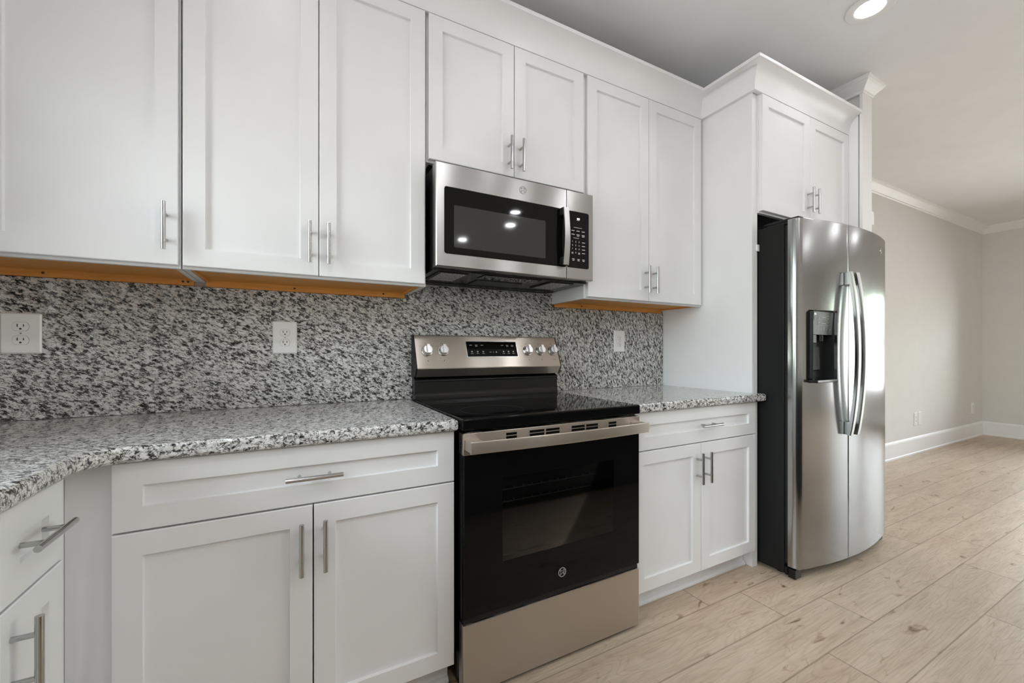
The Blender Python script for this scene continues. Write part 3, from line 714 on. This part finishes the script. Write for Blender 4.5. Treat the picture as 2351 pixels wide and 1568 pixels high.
def door_with_recess(poly, levels, hole, depth_y):
    """closed plan outline lofted through z levels, front cells between hole x-range left out and lined with a recess"""
    n = len(poly); cx = sum(p[0] for p in poly) / n; cy = sum(p[1] for p in poly) / n
    mb = MB(); vs = []; fs = []
    for z, ins in levels:
        for x, y in poly:
            d = Vector((x - cx, y - cy)); vs.append((x - math.copysign(min(ins, abs(d.x)), d.x), y + (ins if y < cy else 0), z))
    h0, h1, k0 = hole
    for k in range(len(levels) - 1):
        for i in range(n):
            j = (i + 1) % n
            if k == k0 and h0 <= i < h1: continue
            fs.append((k * n + i, k * n + j, (k + 1) * n + j, (k + 1) * n + i))
    fs.append(tuple(range(n))); fs.append(tuple(range((len(levels) - 1) * n, len(levels) * n)))
    # recess box: side walls, roof, sill and back
    zb, zt = levels[k0][0], levels[k0 + 1][0]; o = len(vs)
    xa, xb = poly[h0][0], poly[h1][0]
    vs += [(xa, depth_y, zb), (xb, depth_y, zb), (xb, depth_y, zt), (xa, depth_y, zt)]
    lo = [k0 * n + i for i in range(h0, h1 + 1)]; hi = [(k0 + 1) * n + i for i in range(h0, h1 + 1)]
    fs += [tuple(lo + [o + 1, o]), tuple(hi + [o + 2, o + 3]), (lo[0], hi[0], o + 3, o), (lo[-1], hi[-1], o + 2, o + 1), (o, o + 1, o + 2, o + 3)]
    return mb.add(vs, fs)
fxa, fxb = FX0 + .003, SPL - .002
fp = [(fxa, -.738), (fxa, -.756), (fxa + .002, -.767), (fxa + .007, -.776), (fxa + .015, -.7825)]
xs_ = [fxa + .026 + (rx0 - fxa - .026) * k / 5 for k in range(6)] + [rx0 + (rx1 - rx0) * k / 8 for k in range(1, 9)] + [rx1 + (fxb - .004 - rx1) * k / 6 for k in range(1, 7)]
i0 = len(fp) + 5; i1 = i0 + 8
fp += [(x, fy(x)) for x in xs_] + [(fxb - .0015, fy(fxb) + .001), (fxb, fy(fxb) + .004), (fxb, -.738)]
fz_ = door_with_recess(fp, [(dz0, .003), (dz0 + .003, 0), (rz0, 0), (rz1, 0), (dz1 - .003, 0), (dz1, .003)], (i0, i1, 2), -.772).build('freezer_door', STEEL_F, t, smooth=22)
rd = MB().prism(door_poly(SPL + .002, DX1 - .003, False, True), dz0, dz1, .004, 2).build('refrigerator_door', STEEL_F, t, smooth=22)
# gasket between doors and body
mb = MB(); mb.box(FX0 + .008, FX1 - .008, -.7375, -.7225, .07, 1.76); mb.build('gasket', PLAST, t, smooth=0)
# dispenser liner
mb = MB(); i = .0012
o_ = rrect(rx0 + i, rx1 - i, rz0 + i, rz1 - i, .015); i_ = rrect(rx0 + .006, rx1 - .006, rz0 + .012, rz1 - .005, .012)
yo = -.818
rr_ = lambda pts, y: [(a, y, b) for a, b in pts]
mb.loft([rr_(o_, yo), rr_(i_, yo + .002), rr_(i_, -.775)], cap0=False); mb.build('dispenser', PLAST, fz_, smooth=30)
mb = MB(); mb.prism([(-.812, 1.212), (-.818, 1.326), (-.7765, 1.326), (-.7765, 1.212)], rx0 + .007, rx1 - .007, frame=lambda a, b, c: (c, a, b)); mb.build('dispenser_controls', DARKG, fz_, smooth=0)
fd = lambda a, b, d: (a, -.818 + .006 * (1.326 - b) / .114 - d, b)
mb = MB()
rrr = lambda s0, d: [fd(a, b, d) for a, b in rrect(2.280 + s0, 2.392 - s0, 1.258 + s0, 1.306 - s0, .003)]
mb.loft([rrr(0, .0003), rrr(0, .0008), rrr(.001, .0008), rrr(.001, .0003)], cap0=False, cap1=False)
for a, b in ((2.292, 1.292), (2.292, 1.272), (2.378, 1.292), (2.378, 1.272), (2.256, 1.238), (2.290, 1.238), (2.315, 1.238), (2.340, 1.246), (2.340, 1.237), (2.366, 1.238), (2.400, 1.238)):
    bar(mb, fd, a, b, .009, .004, .0003)
bar(mb, fd, 2.335, 1.298, .04, .004, .0003); bar(mb, fd, 2.335, 1.268, .05, .003, .0003); bar(mb, fd, 2.252, 1.290, .004, .02, .0003)
mb.build('control_markings', PRINTG, fz_, smooth=0)
mb = MB(); bar(mb, fd, 2.254, 1.313, .018, .011, .0003); mb.build('label_sticker', PRINT, fz_, smooth=0)
mb = MB(); mb.prism([(-.800, 1.211), (-.800, 1.172), (-.79, 1.168), (-.777, 1.168), (-.777, 1.211)], 2.262, 2.30, frame=lambda a, b, c: (c, a, b)); mb.cyl((2.345, -.795, 1.211), (2.345, -.795, 1.18), .012)
mb.build('nozzle', PLAST, fz_, smooth=30)
mb = MB(); mb.prism([(-.777, 1.15), (-.777, 1.03), (-.785, 1.035), (-.781, 1.15)], 2.30, 2.37, frame=lambda a, b, c: (c, a, b)); mb.build('paddle', PLAST, fz_, smooth=0)
mb = MB(); mb.box(rx0 + .002, rx1 - .002, -.838, -.778, .9735, .988, .003); mb.build('drip_tray', BLACK, fz_)
# bowed handles
for door, hx, sx in ((fz_, 2.498, 1), (rd, 2.557, -1)):
    mb = MB(); rings = []; n = 28; zb_, zt_ = .700, 1.535
    for k in range(n + 1):
        q = k / n; z = zb_ + (zt_ - zb_) * q; y = fy(hx) - .030 - .034 * math.sin(math.pi * q) ** .8
        w = .0145
        rings.append([(hx - w, y + .016, z), (hx - w, y + .004, z), (hx - w + .004, y, z), (hx + w - .004, y, z), (hx + w, y + .004, z), (hx + w, y + .016, z)])
    mb.loft(rings)
    hb = mb.build('handle', STEEL, door, smooth=40)
    mb = MB()
    for z in (zb_ + .034, zt_ - .034): mb.box(hx - .011, hx + .011, fy(hx) - .028, fy(hx) + .0, z - .032, z + .032, .003)
    m_ = mb.build('handle_mount', STEEL if sx else PLAST, door)
xe = 2.955; sl_ = .058 * 2 * (xe - FC) / (HW - .02) ** 2; ang = math.atan(sl_)
fe = lambda a, b, d: (xe + (a) * math.cos(ang) + d * math.sin(ang), fy(xe) + a * math.sin(ang) - d * math.cos(ang), b)
mb = emblem(fe, 0, 1.702, .0004, .017); disc(mb, fe, 0, 1.702, .0142, .0002, .0005, 32); mb.build('badge', KNOB, rd)
for a in (FX0 + .03, DX1 - .072):
    yr = -.60 if a < 2.5 else -.678; mb = MB(); mb.box(a, a + .045, -.775, yr, 1.7855, 1.799, .004); mb.box(a + .005, a + .04, -.732, yr, 1.7722, 1.788); mb.build('hinge_cover', BLACK, t)
MB().box(FX0 + .004, FX1 - .004, -.736, -.7225, .012, .052, .003).build('base_grille', BLACK, t)
for a in (FX0 + .006, DX1 - .072): MB().box(a, a + .054, -.772, -.7365, .004, .050, .004).build('hinge_bracket', BLACK, t)
for x in (FX0 + .05, FX1 - .05):
    for y in (-.68, -.08): MB().cyl((x, y, 0), (x, y, .018), .02).build('foot', PLAST, t)

# ------------------------------------------------------------------ kitchen island behind the camera, mirrored in the oven glass
ISL = painted('island_paint', (.035, .037, .04), .5)
t = thing('kitchen_island', 'dark kitchen island behind the camera, seen only mirrored in the oven door glass', 'kitchen island', (1.75, -2.45, 0))
mb = MB(); mb.box(.52, 2.95, -2.86, -1.975, .1, .871); mb.box(.56, 2.91, -2.80, -2.05, 0, .1); mb.build('body', ISL, t, smooth=0)
MB().prism([(.48, -2.98), (2.99, -2.98), (2.99, -1.945), (.48, -1.945)], .872, .910, .009, 3).build('island_top', GR_C, t, smooth=50)
